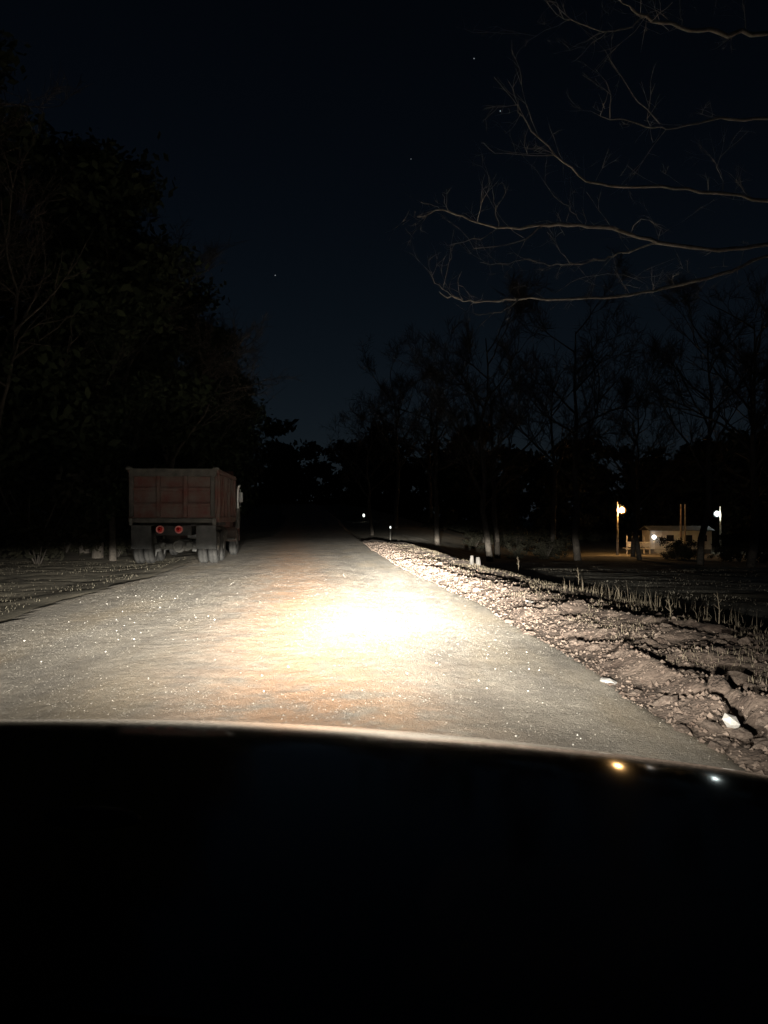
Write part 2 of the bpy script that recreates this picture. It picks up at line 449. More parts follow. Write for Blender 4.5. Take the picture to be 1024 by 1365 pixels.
# ------------------------------------------------------------------ clods and stones on the bank: parts of the bank
def clod_mesh(seed, m, name="dirt_clod", sub=2, amp=.35):
    rr = np.random.default_rng(seed)
    import bmesh
    bm = bmesh.new(); bmesh.ops.create_icosphere(bm, subdivisions=sub, radius=1)
    off = rr.random(3) * 50
    for v in bm.verts:
        n = v.co.normalized()
        q = fbm(np.array([n.x * 2.9 + off[0]]), np.array([n.y * 1.9 + n.z * 2.3 + off[1]]), seed, 5)[0]
        v.co = n * (1 + amp * 2 * q)
        v.co.z *= .7
    me = bpy.data.meshes.new(name); bm.to_mesh(me); bm.free(); me.materials.append(m); return me
clods = [clod_mesh(100 + i, M['clod']) for i in range(7)]
nc = 0
while nc < 230:
    yy = 4.9 + 26 * random.random() ** 1.8; ss = random.choice([random.gauss(.45, .28), random.gauss(.9, .45), random.gauss(.15, .2)])
    xx = float(Rt(yy)) + ss
    if ss < -.12 or ss > 2.4: continue
    big = random.random() ** 3
    rr = .018 + .075 * big
    if ss < .1: rr = min(rr, .05)
    o = link("dirt_clod", clods[nc % 7], bank)
    o.location = (xx, yy, surf(xx, yy) + rr * .18)
    o.rotation_euler = (random.uniform(-.4, .4), random.uniform(-.4, .4), random.uniform(0, 6.28))
    o.scale = (rr * random.uniform(.8, 1.6), rr * random.uniform(.8, 1.4), rr * random.uniform(.6, 1.0)); nc += 1
stone_me = [clod_mesh(300 + i, M['stone'], "stone", 1, .3) for i in range(3)]
P = pix_ground([(975, 957)], .12)[0]
o = link("stone", stone_me[0], bank); o.location = (P[0], P[1], surf(*P) + .03); o.scale = (.075, .05, .06); o.rotation_euler = (.3, .6, .4)
tag(o, "pale angular stone lying on the bank")
for i, (px, py) in enumerate([(812, 893), (706, 800)]):
    P = pix_ground([(px, py)], .12)[0]
    o = link("stone", stone_me[i % 3], bank); o.location = (P[0], P[1], surf(*P) + .015); o.scale = (.08, .06, .035); o.rotation_euler = (.1, .2, i)

# crumbled soil between the clods (too fine to count)
y = 1.0 + 45 * RNG.random(24000) ** 1.9; sN = np.abs(RNG.normal(size=24000)) * .85 - .12 + .5 * RNG.random(24000) * (RNG.random(24000) < .4)
x = Rt(y) + sN; k = sN < 2.9; x, y = x[k], y[k]
r = .006 + .022 * RNG.random(len(x)) ** 3
g = pebbles("soil_crumbs", np.stack([x, y, np.maximum(bank_z(x, y), np.where(x < Rt(y) + .1, road_z(x, y), -9)) + r * .3], -1), r, M['clod'], bank)
tag(g, kind='stuff')

# ------------------------------------------------------------------ dry grass (stuff)
def blades(name, P, hgt, wid, m, lean=.5):
    n = len(P); a = RNG.random(n) * 6.28
    d = np.stack([np.cos(a), np.sin(a), np.zeros(n)], -1); l = RNG.random(n)[:, None] * lean * hgt[:, None]
    b = RNG.random(n) * 6.28; q = np.stack([np.cos(b), np.sin(b), np.zeros(n)], -1)
    up = np.array([0, 0, 1.0])
    p0 = P - d * wid[:, None]; p1 = P + d * wid[:, None]
    mid = P + up * hgt[:, None] * .6 + q * l * .35
    p2 = mid + d * wid[:, None] * .7; p3 = mid - d * wid[:, None] * .7
    p4 = P + up * hgt[:, None] + q * l
    V = np.stack([p0, p1, p2, p3, p4], 1).reshape(-1, 3)
    i = np.arange(n)[:, None] * 5
    Fa = np.concatenate([i + np.array([[0, 1, 2]]), i + np.array([[0, 2, 3]]), i + np.array([[3, 2, 4]])])
    return np_mesh(name, V, Fa, m, smooth=False)
y = 4.8 + 40 * RNG.random(26000) ** 2.0; sN = .55 + 2.5 * RNG.random(26000)
x = Rt(y) + sN
k = fbm(x * 1.2, y * 1.2, 71, 3) + .16 * (sN - 1.6) > -.02; x, y = x[k], y[k]
h = .02 + .055 * RNG.random(len(x)) ** 2
y4 = RNG.uniform(7, 16, 260); x4 = Rt(y4) + 2.0 + RNG.random(260) * .9
x = np.concatenate([x, x4]); y = np.concatenate([y, y4]); h = np.concatenate([h, .12 + .2 * RNG.random(260) ** 2])
g = blades("dry_grass", np.stack([x, y, bank_z(x, y) - .01], -1), h, .0022 + .002 * RNG.random(len(x)), M['grass'])
tag(g, "short dry grass growing on the crest of the soil bank", "grass", kind='stuff')
y = 8 + 22 * RNG.random(9000); x = -5.6 - 9 * RNG.random(9000) ** 1.2
k = (x < Lt(y) - .5) & (fbm(x * .7, y * .7, 73, 3) > -.1); x, y = x[k], y[k]
g = blades("field_grass", np.stack([x, y, base(x, y) - .01], -1),   .015 + .045 * RNG.random(len(x)) ** 2, .003 + .003 * RNG.random(len(x)), M['dull_grass'])
tag(g, "low dry grass on the shoulder around the parked truck", "grass", kind='stuff')
M['meadow'] = mat('pale_meadow', (.20, .18, .14), (.33, .30, .24), 1.2, .9)
y = 7 + 38 * RNG.random(42000) ** 1.2; x = Rt(y) + 3.3 + 20 * RNG.random(42000) ** 1.4
k = fbm(x * .5, y * .5, 74, 3) > -.05; x, y = x[k], y[k]
g = blades("meadow_grass", np.stack([x, y, base(x, y) - .01], -1), .012 + .04 * RNG.random(len(x)) ** 2, .006 + .006 * RNG.random(len(x)), M['meadow'])
tag(g, "dim low grass in the field beyond the soil bank", "grass", kind='stuff')

# tall single weed stalks and the pale split stump on the verge
def stalk(px, py, d, hgt, label):
    b = at(px, py, d); z = surf(b.x, b.y)
    mb = MB(); mb.tube([(0, 0, -.05), (.01, 0, hgt * .5), (-.015, .01, hgt)], [.008, .006, .003], 5)
    for i in range(4):
        q = hgt * (.4 + .14 * i); mb.tube([(0, 0, q), (.05 * (-1) ** i, .02, q + .05)], [.004, .002], 4)
    o = mb.build("weed_stalk", M['grass']); o.location = (b.x, b.y, z)
    tag(o, label, "weed", "tall weed stalks along the bank and field")
stalk(958, 826, 9.6, .42, "tall dry weed stalk on the bank crest, taller of two")
stalk(893, 818, 10.4, .30, "shorter dry weed stalk on the bank crest")
stalk(771, 770, 19, .50, "lone dry weed stalk standing in the dim field")
stalk(691, 752, 27, .55, "dry weed stalk in the field near the split stump")
P = at(633, 753, 25)
st = empty("tree_stump", (P.x, P.y, surf(P.x, P.y)))
for i, (dx, hh, rr) in enumerate([(-.09, .27, .06), (.10, .22, .07)]):
    pts = [(dx * 1.1, 0, -.06), (dx, 0, hh * .5), (dx * .95, .02, hh)]
    MB().tube(pts, [rr * 1.15, rr, rr * .8], 9).build("stump_half", M['stump'], st)
tag(st, "small pale stump split in two on the verge", "stump")

# ------------------------------------------------------------------ trees
def rot_about(v, axis, ang): return Matrix.Rotation(ang, 3, axis) @ v
def grow_tree(seed, H=15.0, r0=.22, twigs=1400, clear=.25, spread=.9, forks=9):
    """returns (limb mesh, twig mesh)"""
    rd = random.Random(seed); limbs = MB(); tw = MB(); ends = []
    trunk = []; x = y = 0
    for i in range(9):
        t = i / 8; trunk.append(Vector((x, y, H * .82 * t))); x += rd.gauss(0, .14); y += rd.gauss(0, .14)
    limbs.tube([trunk[0] - Vector((0, 0, .3))] + trunk, [r0 * 1.25] + [r0 * (1 - .86 * i / 8) for i in range(9)], 8)
    def along(pts, t):
        f = t * (len(pts) - 1); i = min(int(f), len(pts) - 2); return pts[i].lerp(pts[i + 1], f - i)
    def branch(p, d, L, r, lev):
        pts = [p]; n = 5 if lev < 2 else 4
        for i in range(n):
            d = (d + Vector((rd.gauss(0, .16), rd.gauss(0, .16), rd.gauss(.07, .12)))).normalized()
            pts.append(pts[-1] + d * L / n)
        limbs.tube(pts, [r * (1 - .8 * i / n) for i in range(n + 1)], 6 if lev == 0 else 4, cap=False)
        if lev < 2:
            for k in range(5 if lev == 0 else 4):
                q = along(pts, rd.uniform(.3, 1.0)); ax = Vector((rd.gauss(0, 1), rd.gauss(0, 1), rd.gauss(0, 1))).normalized()
                nd = rot_about(d, ax, rd.uniform(.4, 1.1)); branch(q, nd, L * rd.uniform(.4, .62), r * .45, lev + 1)
        else: ends.append((pts, d))
    for i in range(forks):
        t = clear + (1 - clear) * (i + rd.random()) / forks
        p = along(trunk, min(t, .99)); a = i * 2.4 + rd.random()
        d = Vector((math.cos(a) * spread, math.sin(a) * spread, rd.uniform(.45, 1.1))).normalized()
        branch(p, d, H * rd.uniform(.26, .4) * (1.15 - .55 * t), r0 * (.55 - .35 * t), 0)
    vs = []; fs = []
    for i in range(twigs):
        pts, d = rd.choice(ends); p = along(pts, rd.uniform(.1, 1))
        nd = (d * .8 + Vector((rd.gauss(0, .7), rd.gauss(0, .7), rd.gauss(.15, .6)))).normalized(); L = rd.uniform(.35, 1.2)
        m_ = p + nd * L * .5 + Vector((rd.gauss(0, .05), rd.gauss(0, .05), rd.gauss(0, .05))); e = m_ + (nd + Vector((rd.gauss(0, .3), rd.gauss(0, .3), rd.gauss(0, .3)))) * L * .5
        w = .012
        a = nd.orthogonal().normalized() * w; b = len(vs)
        vs += [p + a, p - a, m_ + a * .7, m_ - a * .7, e]; fs += [(b, b + 1, b + 3, b + 2), (b + 2, b + 3, b + 4)]
        q = nd.cross(a).normalized() * w; b = len(vs)
        vs += [p + q, p - q, m_ + q * .7, m_ - q * .7, e]; fs += [(b, b + 1, b + 3, b + 2), (b + 2, b + 3, b + 4)]
    tw.add(vs, fs)
    return limbs, tw
def leaf_cloud(blobs, n, size, seed):
    """leaf-sized faces spread through clumps; blobs = (x,y,z,r)"""
    rg = np.random.default_rng(seed); B = np.array(blobs); w = B[:, 3] ** 2; w = w / w.sum()
    i = rg.choice(len(B), n, p=w); d = rg.normal(size=(n, 3)); d /= np.linalg.norm(d, axis=1)[:, None]
    rad = B[i, 3] * (rg.random(n) ** .45) * (1 + .25 * rg.normal(size=n))
    P = B[i, :3] + d * rad[:, None] * np.array([1, 1, .75])
    a = rg.normal(size=(n, 3)); a /= np.linalg.norm(a, axis=1)[:, None]
    b = np.cross(a, rg.normal(size=(n, 3))); b /= np.linalg.norm(b, axis=1)[:, None]
    s = size * (.5 + rg.random(n))[:, None]
    V = np.stack([P - a * s, P + b * s * .5, P + a * s, P - b * s * .5], 1).reshape(-1, 3)
    Fa = np.arange(n)[:, None] * 4 + np.arange(4)[None]
    return V, Fa
def mesh_np(name, V, Fa, m):
    o = np_mesh(name, V, Fa, m, smooth=False); me = o.data; bpy.data.objects.remove(o); return me

BARE = []
for i in range(4):
    l, t = grow_tree(20 + i, 16 + i, .2 + .03 * i, 2600, .22 + .05 * i, .9, 10)
    BARE.append((l.mesh("trunk", M['bark'], True), t.mesh("crown", M['twig'])))
LEAFY = []
for i in range(3):
    rd = random.Random(60 + i); l, t = grow_tree(60 + i, 15, .24, 10, .2, .7, 9)
    bl = []
    for k in range(34):
        z = rd.uniform(2.5, 16); w = 3.9 * (1 - abs((z - 7) / 11.5) ** 1.6); a = rd.random() * 6.28; q = max(.2, w) * math.sqrt(rd.random())
        bl.append((q * math.cos(a), q * math.sin(a), z, rd.uniform(.8, 1.7)))
    V, Fa = leaf_cloud(bl, 11000, .17, 60 + i)
    LEAFY.append((l.mesh("trunk", M['bark'], True), mesh_np("crown", V, Fa, M['leaf'])))
SHRUB = []
for i in range(2):
    rd = random.Random(80 + i); mb = MB()
    for k in range(9):
        a = rd.random() * 6.28; mb.tube([(0, 0, -.1), (.5 * math.cos(a), .5 * math.sin(a), 1.0), (1.0 * math.cos(a + .3), 1.0 * math.sin(a + .3), 2.1)], [.03, .02, .008], 4)
    bl = [(rd.gauss(0, .75), rd.gauss(0, .75), rd.uniform(.4, 2.4), rd.uniform(.4, .8)) for k in range(16)]
    V, Fa = leaf_cloud(bl, 2600, .10, 80 + i)
    SHRUB.append((mb.mesh("stem", M['bark'], True), mesh_np("foliage", V, Fa, M['brush'])))

def plant(kind, name, x, y, h, label, cat, group, var, parts=("trunk", "crown"), ref=16.0, wide=1.0):
    A, B = kind[var % len(kind)]
    e = empty(name, (x, y, surf(x, y) - .05), random.random() * 6.28); s = h / ref
    e.scale = (s * wide, s * wide, s)
    link(parts[0], A, e); link(parts[1], B, e); tag(e, label, cat, group); return e

# wood on the left, behind and beside the truck
spots = [(-13, 27, 16, 'L'), (-10.6, 31, 15, 'L'), (-17, 27, 19, 'L'), (-20, 30, 21, 'L'), (-12.5, 35, 17, 'L'), (-9.6, 37, 13.5, 'B'), (-15, 40, 19, 'L'),
         (-11, 43, 14, 'L'), (-10.6, 50, 13, 'L'), (-13, 52, 15, 'B'), (-11.5, 58, 13, 'L'), (-16, 60, 17, 'L'), (-13, 70, 13, 'L'), (-15, 80, 14, 'L'),
         (-9.4, 29, 9, 'L'), (-22, 38, 21, 'L'), (-25, 33, 22, 'L'), (-16, 24, 17, 'B'), (-13, 23.5, 14, 'B'), (-19, 50, 18, 'B')]
for i, (x, y, h, k) in enumerate(spots):
    if k == 'L': plant(LEAFY, "dense_tree", x, y, h, "dense dark tree in the wood behind the parked dump truck", "tree", "dense trees in the wood behind the truck", i)
    else: plant(BARE, "bare_tree", x, y, h, "leafless tree among the dense trees behind the dump truck", "tree", "leafless trees in the wood behind the truck", i)
for i in range(22):
    y = random.uniform(26, 62); x = float(Lt(y)) - random.uniform(3.4, 8.5)
    if y < 34: x = min(x, -9.0)
    if i < 6: x = random.uniform(-20, -10.5); y = random.uniform(25.5, 28)
    plant(SHRUB, "shrub", x, y, random.uniform(1.6, 3.6), "low dark shrub under the trees behind the dump truck", "shrub", "shrubs under the trees behind the truck", i, ("stem", "foliage"), 2.8)
# bare trees on the right, across the field
rspots = [(6.6, 52, 17, 0), (13.9, 60, 19, 1), (17.0, 45, 13, 2), (17.5, 40, 12, 3), (9.5, 70, 16, 2), (4.2, 66, 15, 1), (22, 72, 18, 0), (29, 66, 17, 3), (1.2, 84, 16, 2),
          (16.5, 82, 17, 3), (-1.0, 72, 12.5, 0), (36, 82, 19, 1), (11, 92, 17, 0), (25, 84, 15, 2), (5.5, 100, 16, 3)]
for i, (x, y, h, v) in enumerate(rspots):
    lab = {1: "tallest leafless tree beyond the field, its trunk left of the orange lamp", 2: "leafless tree whose dark trunk stands before the white house", 3: "leafless tree with a thick dark trunk past the white yard lamp"}.get(i, "leafless tree with a dark trunk standing beyond the field")
    e = plant(BARE, "bare_tree", x, y, h, lab, "tree", "leafless trees beyond the field", v)
# low brush under those trees, left of the house lights
for i in range(16):
    y = random.uniform(70, 100); x = random.uniform(.05, .215) * y
    plant(SHRUB, "shrub", x, y, random.uniform(1.4, 2.8), "low dark brush along the far side of the field", "shrub", "brush along the far side of the field", i, ("stem", "foliage"), 2.8)
for (px, d, hh) in [(905, 72, 2.0), (918, 74, 1.7), (968, 70, 1.6), (985, 66, 2.6), (1015, 62, 3.2), (898, 76, 1.6)]:
    x = (px - 512) / F * d
    plant(SHRUB, "shrub", x, d, hh, "dark bush in front of the lit white house", "shrub", "bushes in front of the house", px, ("stem", "foliage"), 2.8)

# the far wood: one dark mass
Vs, Fs, nb = [], [], 0
rg = random.Random(5)
for i in range(150):
    x = rg.uniform(-70, 130) if i < 95 else rg.uniform(-4, 110); y = rg.uniform(112, 160)
    if -30 < x < 8: y = rg.uniform(150, 200)
    h = rg.uniform(11, 16) * (1.15 if y > 150 else 1)
    z0 = float(base(np.array([x]), np.array([y]))[0])
    if -30 < x < 8: z0 = min(z0, 2.0)
    bl = []
    for k in range(16):
        z = rg.uniform(.5, h); w = h * .3 * (1 - abs((z - h * .4) / (h * .72)) ** 1.7); a = rg.random() * 6.28
        bl.append((x + max(.1, w) * math.cos(a), y + max(.1, w) * math.sin(a), z0 + z, rg.uniform(1.0, 2.4)))
    V, Fa = leaf_cloud(bl, 1100, .6, i); Vs.append(V); Fs.append(Fa + nb); nb += len(V)
g = np_mesh("far_wood", np.concatenate(Vs), np.concatenate(Fs), M['wood_far'], smooth=False)
tag(g, "far dark wood closing the end of the road", "wood", kind='stuff')

# the near bare tree whose boughs hang over the road on the right (trunk just outside the view)
TX, TY = 7.4, 11.5
nt = empty("bare_tree", (TX, TY, surf(TX, TY)))
tag(nt, "leafless roadside tree with long pale boughs reaching over the road", "tree")
O = Vector(nt.location)
def loc(p): return Vector(p) - O
tz = O.z
mb = MB(); mb.tube([(0, 0, -.3), (0, 0, 1), (.05, .03, 3), (-.05, .1, 5.5), (.05, 0, 8), (.1, .1, 11), (.2, .1, 14)], [.36, .30, .26, .22, .17, .11, .03], 10)
mb.build("trunk", M['pale_bark'], nt, True)
BOUGHS = [
    ([(812, -8, 8.0), (838, 8, 8.1), (862, 22, 8.2), (905, 37, 8.4), (960, 42, 8.7), (1024, 46, 9.0), (1120, 60, 9.8)], .036, 6.6),
    ([(1024, 160, 9.3), (960, 160, 9.1), (900, 170, 8.9), (860, 168, 8.7), (800, 154, 8.5)][::-1] + [(1110, 170, 10)], .022, 5.4),
    ([(690, 138, 8.6), (702, 165, 8.6), (742, 207, 8.8), (782, 240, 9), (822, 247, 9.2), (900, 250, 9.4), (960, 258, 9.7), (1024, 268, 10), (1120, 290, 10.6)], .027, 4.9),
    ([(556, 291, 9.2), (590, 280, 9.3), (628, 293, 9.4), (665, 302, 9.5), (720, 302, 9.6), (770, 300, 9.7), (830, 309, 9.9), (880, 322, 10.1), (960, 332, 10.4), (1024, 326, 10.7), (1110, 330, 11)], .034, 4.4),
    ([(585, 389, 9.6), (612, 399, 9.6), (645, 402, 9.7), (690, 399, 9.8), (770, 398, 10), (840, 393, 10.2), (900, 380, 10.4), (960, 365, 10.6), (1024, 341, 10.9), (1110, 320, 11.1)], .030, 4.1),
    ([(700, 345, 10.1), (735, 353, 10.2), (765, 352, 10.2), (800, 346, 10.3), (825, 338, 10.3), (880, 323, 10.2)], .014, None),
]
SUBS = [
    ([(750, 25, 8.0), (800, 40, 8.0), (835, 37, 8.1), (858, 22, 8.2)], .013), ([(762, 84, 8), (790, 58, 8), (812, 40, 8.02)], .006),
    ([(808, 70, 8.5), (842, 122, 8.6), (880, 165, 8.8)], .008), ([(700, 60, 7.8), (735, 35, 7.9), (760, 27, 8)], .005),
    ([(632, 333, 9.2), (690, 322, 9.4), (722, 303, 9.6)], .012), ([(600, 326, 9.1), (640, 318, 9.2), (668, 302, 9.5)], .008),
    ([(634, 420, 9.4), (668, 414, 9.6), (690, 400, 9.8)], .012), ([(575, 372, 9.5), (590, 385, 9.6), (612, 399, 9.6)], .008),
    ([(655, 252, 9.4), (660, 275, 9.4), (665, 302, 9.5)], .006), ([(776, 275, 9.7), (780, 300, 9.7)], .006), ([(880, 305, 10), (878, 322, 10.1)], .007),
    ([(740, 262, 9.6), (762, 280, 9.7), (778, 300, 9.7)], .006), ([(730, 310, 10), (745, 330, 10.1), (760, 352, 10.2)], .005), ([(905, -20, 8.4), (908, 15, 8.4), (908, 37, 8.4)], .007),
    ([(990, -20, 8.8), (992, 20, 8.8), (995, 44, 8.85)], .007), ([(640, 190, 8.5), (672, 205, 8.7), (742, 207, 8.8)], .004), ([(560, 270, 9.2), (578, 274, 9.25), (592, 281, 9.3)], .004),
    ([(950, 215, 9.6), (962, 235, 9.7), (960, 258, 9.7)], .007), ([(640, 350, 9.9), (670, 352, 10), (700, 345, 10.1)], .007), ([(850, 372, 10), (820, 365, 10.1), (770, 372, 10.2), (740, 392, 10.0)], .005),
]
def smooth_line(pts, n=4):
    out = []
    for i in range(len(pts) - 1):
        p0 = pts[max(i - 1, 0)]; p1 = pts[i]; p2 = pts[i + 1]; p3 = pts[min(i + 2, len(pts) - 1)]
        for k in range(n):
            t = k / n
            out.append(.5 * ((2 * p1) + (p2 - p0) * t + (2 * p0 - 5 * p1 + 4 * p2 - p3) * t * t + (3 * p1 - p0 - 3 * p2 + p3) * t ** 3))
    out.append(pts[-1]); return out
rd = random.Random(3); tw = MB(); host = []
for pts, r, tzv in BOUGHS:
    P = [loc(at(*p)) for p in pts]
    if tzv: P.append(Vector((0, .02, tzv - tz)))
    P = smooth_line(P); n = len(P)
    P = [p + Vector((rd.gauss(0, .012), rd.gauss(0, .012), rd.gauss(0, .012))) for p in P]
    MB().tube(P, [max(.0035, r * .72 * (.2 + 1.0 * (i / (n - 1)) ** .8)) * rd.uniform(.8, 1.22) for i in range(n)], 7).build("branch", M['pale_bark'], nt, True)
    host.append((P, r))
for pts, r in SUBS:
    P = smooth_line([loc(at(*p)) for p in pts]); n = len(P)
    P = [p + Vector((rd.gauss(0, .008), rd.gauss(0, .008), rd.gauss(0, .008))) for p in P[:-1]] + [P[-1]]
    MB().tube(P, [max(.0022, r * .72 * (.35 + .75 * i / (n - 1))) for i in range(n)], 5).build("branchlet", M['pale_bark'], nt, True)
    host.append((P, r))
def twig(p, d, L, r, lev):
    P = [p]
    for i in range(4):
        d = (d + Vector((rd.gauss(0, .18), rd.gauss(0, .18), rd.gauss(0, .18)))).normalized(); P.append(P[-1] + d * L / 4)
    tw.tube(P, [r, r * .8, r * .6, r * .45, r * .3], 3, cap=False)
    if lev > 0:
        for k in range(rd.randint(1, 3)):
            nd = (d + Vector((rd.gauss(0, .6), rd.gauss(0, .6), rd.gauss(0, .6)))).normalized(); twig(rd.choice(P[1:4]), nd, L * .55, r * .65, lev - 1)
for P, r in host:
    for k in range(int(len(P) * .42)):
        i = rd.randrange(0, max(1, int(len(P) * .8))); t = (P[max(i - 1, 0)] - P[min(i + 1, len(P) - 1)]).normalized()
        d = (t * .9 + Vector((rd.gauss(0, .5), rd.gauss(0, .5), rd.gauss(.1, .6)))).normalized()
        twig(P[i], d, rd.uniform(.2, .75), min(.0034, r * .25), 2)
o = tw.build("twigs", M['pale_bark'], nt); tag(o, kind='stuff')

# ------------------------------------------------------------------ the parked dump truck
M['tr_red'] = mat('rusty_red_steel', (.12, .036, .03), (.13, .105, .09), 2.2, .8, .4, 25, detail=9, ramp=(.33, .60))
M['tr_grey'] = mat('dusty_grey_steel', (.06, .057, .052), (.125, .118, .105), 3, .85, .3, 30)
M['tr_dark'] = mat('dark_chassis', (.03, .03, .03), (.07, .065, .06), 4, .8)
M['tyre'] = mat('dusty_tyre', (.028, .028, .027), (.06, .058, .055), 5, .9, .4, 60)
M['rim'] = mat('dusty_rim', (.16, .16, .155), (.25, .245, .235), 5, .6)
M['axle'] = mat('dusty_axle', (.10, .098, .09), (.17, .165, .15), 6, .85, .3, 30)
M['flap'] = mat('rubber_flap', (.055, .055, .055), (.11, .11, .105), 4, .8)
M['chrome'] = mat('bright_metal', (.75, .75, .74), (.6, .6, .6), 8, .35, metal=.85)
M['red_lens'] = mat('red_lens', (.75, .03, .03), (.6, .02, .02), 12, .25, spec=.6)
M['pink_ring'] = mat('pale_red_ring', (.85, .30, .27), (.8, .22, .2), 12, .3, spec=.6)
M['glass'] = mat('dark_glass', (.02, .022, .025), (.03, .03, .03), 4, .08, spec=.6)

tp = at(230, 754, 24.4); TZ = surf(tp.x, tp.y) + .01
truck = empty("dump_truck", (tp.x, 24.4, TZ), R_(4.0))
tag(truck, "old dump truck with dusty red tailgate parked at the roadside", "truck")
HB = 1.24; HT = 2.80; W2 = 1.22
# chassis
c = MB()
for sx in (-1, 1): c.box((sx * .42, 4.0, .98), (.09, 7.6, .26), bev=.01)
for yy in (.25, 1.6, 3.0, 4.4, 6.0): c.box((0, yy, .98), (.75, .1, .2))
c.box((0, .16, 1.0), (1.05, .06, .30), bev=.01)
ch = c.build("chassis", M['tr_dark'], truck)
# dump body: floor, side walls with stakes
d = MB(); d.box((0, 2.55, HB + .05), (2.40, 4.7, .10)); d.box((0, 4.92, (HB + HT) / 2 + .1), (2.44, .06, HT - HB + .2))
body = d.build("dump_body", M['tr_red'], truck)
for sx in (-1, 1):
    w = MB(); w.box((sx * W2, 2.55, (HB + HT) / 2), (.05, 4.7, HT - HB))
    w.box((sx * (W2 + .05), 2.55, HT - .05), (.12, 4.72, .12), bev=.015); w.box((sx * (W2 + .045), 2.55, HB + .08), (.1, 4.7, .16), bev=.015)
    wall = w.build("side_wall", M['tr_red'], body)
    for k in range(6):
        q = MB().box((sx * (W2 + .065), .35 + k * .88, (HB + HT) / 2), (.085, .12, HT - HB - .25), bev=.012).build("stake", M['tr_red'], body)
for k in range(3): MB().box((0, .8 + k * 1.4, HB - .06), (2.2, .12, .1)).build("cross_sill", M['tr_dark'], body)
# tailgate: sheet, top rail, rows of ribs
t = MB().box((0, .13, (HB + HT) / 2), (2.40, .05, HT - HB - .08)).build("tailgate", M['tr_red'], truck)
MB().box((0, .10, HT - .10), (2.52, .15, .24), bev=.02).build("top_rail", M['tr_grey'], t)
MB().box((0, .11, HB + .06), (2.5, .12, .14), bev=.02).build("bottom_rail", M['tr_grey'], t)
for zz in (HB + .52, HB + .98): MB().box((0, .085, zz), (2.36, .08, .10), bev=.015).build("rib", M['tr_red'], t)
for xx in (-1.19, -.42, .36, 1.15): MB().box((xx, .075, (HB + HT) / 2 - .02), (.12, .10, HT - HB - .36), bev=.015).build("upright", M['tr_grey'] if abs(xx) > 1 else M['tr_red'], t)
for sx in (-1, 1):
    MB().tube([(sx * 1.16, .05, HT + .02), (sx * 1.34, .05, HT + .02)], .05, 10).build("hinge", M['tr_grey'], t)
    MB().box((sx * 1.2, .02, HB + .02), (.09, .1, .2), bev=.01).build("latch", M['axle'], t)
# mudflaps and their brackets
for sx in (-1, 1):
    f = MB().box((sx * .94, .22, .80), (.58, .02, .68), rx=.04).build("mudflap", M['flap'], truck)
    MB().tube([(sx * .46, .22, 1.15), (sx * 1.24, .22, 1.15)], .02, 6).build("bracket", M['tr_dark'], f)
# wheels
def tyre_mesh(w, r):
    pr = [(-w / 2 + .02, r * .58), (-w / 2, r * .68), (-w / 2, r * .86), (-w / 2 + .03, r * .96), (-w / 2 + .06, r), (-.012, r), (-.012, r - .02), (.012, r - .02), (.012, r), (w / 2 - .06, r), (w / 2 - .03, r * .96), (w / 2, r * .86), (w / 2, r * .68), (w / 2 - .02, r * .58)]
    return MB().lathe(pr, (0, 0, 0), 'X', 32).mesh("tyre", M['tyre'], True)
def rim_mesh(w, r):
    return MB().lathe([(-w / 2 + .01, r * .60), (w / 2 - .01, r * .60), (w / 2 - .03, r * .52), (w / 2 - .10, r * .46), (w / 2 - .11, r * .26), (w / 2 - .02, r * .24), (w / 2, r * .12)], (0, 0, 0), 'X', 24).mesh("rim", M['rim'], True)
TY_, RM_ = tyre_mesh(.27, .5), rim_mesh(.27, .5)
def wheel(x, y, sx, r=.5):
    e = empty("wheel", (x, y, r)); e.parent = truck; e.rotation_euler = (random.random(), 0, 0 if sx > 0 else math.pi)
    link("tyre", TY_, e); link("rim", RM_, e)
for yy in (.85, 2.2):
    for sx in (-1, 1):
        wheel(sx * .79, yy, sx); wheel(sx * 1.09, yy, sx)
for sx in (-1, 1): wheel(sx * 1.08, 6.35, sx)
# axles with round differentials, brake drums and chambers
for yy in (.85, 2.2):
    a = MB(); a.tube([(-.95, yy, .5), (-.3, yy, .52), (.3, yy, .52), (.95, yy, .5)], [.075, .10, .10, .075], 10)
    ax = a.build("axle", M['axle'], truck, True)
    MB().ball((.06, yy - .05, .53), .21, 1, .95, 1, 16, 10).build("differential", M['axle'], ax, True)
    MB().lathe([(-.20, .09), (-.25, .155), (-.21, .15)], (.06, yy, .53), 'Y', 18).build("cover_plate", M['axle'], ax)
    for sx in (-1, 1):
        MB().lathe([(-.10, .03), (-.10, .085), (.06, .09), (.08, .06)], (sx * .40, yy - .22, .56), 'X', 14).build("brake_chamber", M['axle'], ax, True)
        MB().tube([(sx * .47, yy - .2, .42), (sx * .58, yy - .16, .40)], .05, 8).build("spring_shackle", M['rim'], ax)
for sx in (-1, 1):
    for k in range(3): MB().box((sx * .52, 1.5, .62 + .035 * k), (.09, 1.5 - .25 * k, .03)).build("leaf_spring", M['tr_dark'], truck)
# round tail lamps on the rear cross member
for xx in (-.38, .16):
    tl = empty("tail_lamp", (xx, .12, 1.03)); tl.parent = truck
    MB().lathe([(-.02, .07), (-.035, .085), (-.035, .115), (.03, .12), (.05, .11)], (0, 0, 0), 'Y', 20).build("ring", M['pink_ring'], tl, True)
    MB().lathe([(-.045, .02), (-.04, .06), (-.02, .075), (.02, .075)], (0, 0, 0), 'Y', 20).build("lens", M['red_lens'], tl, True)
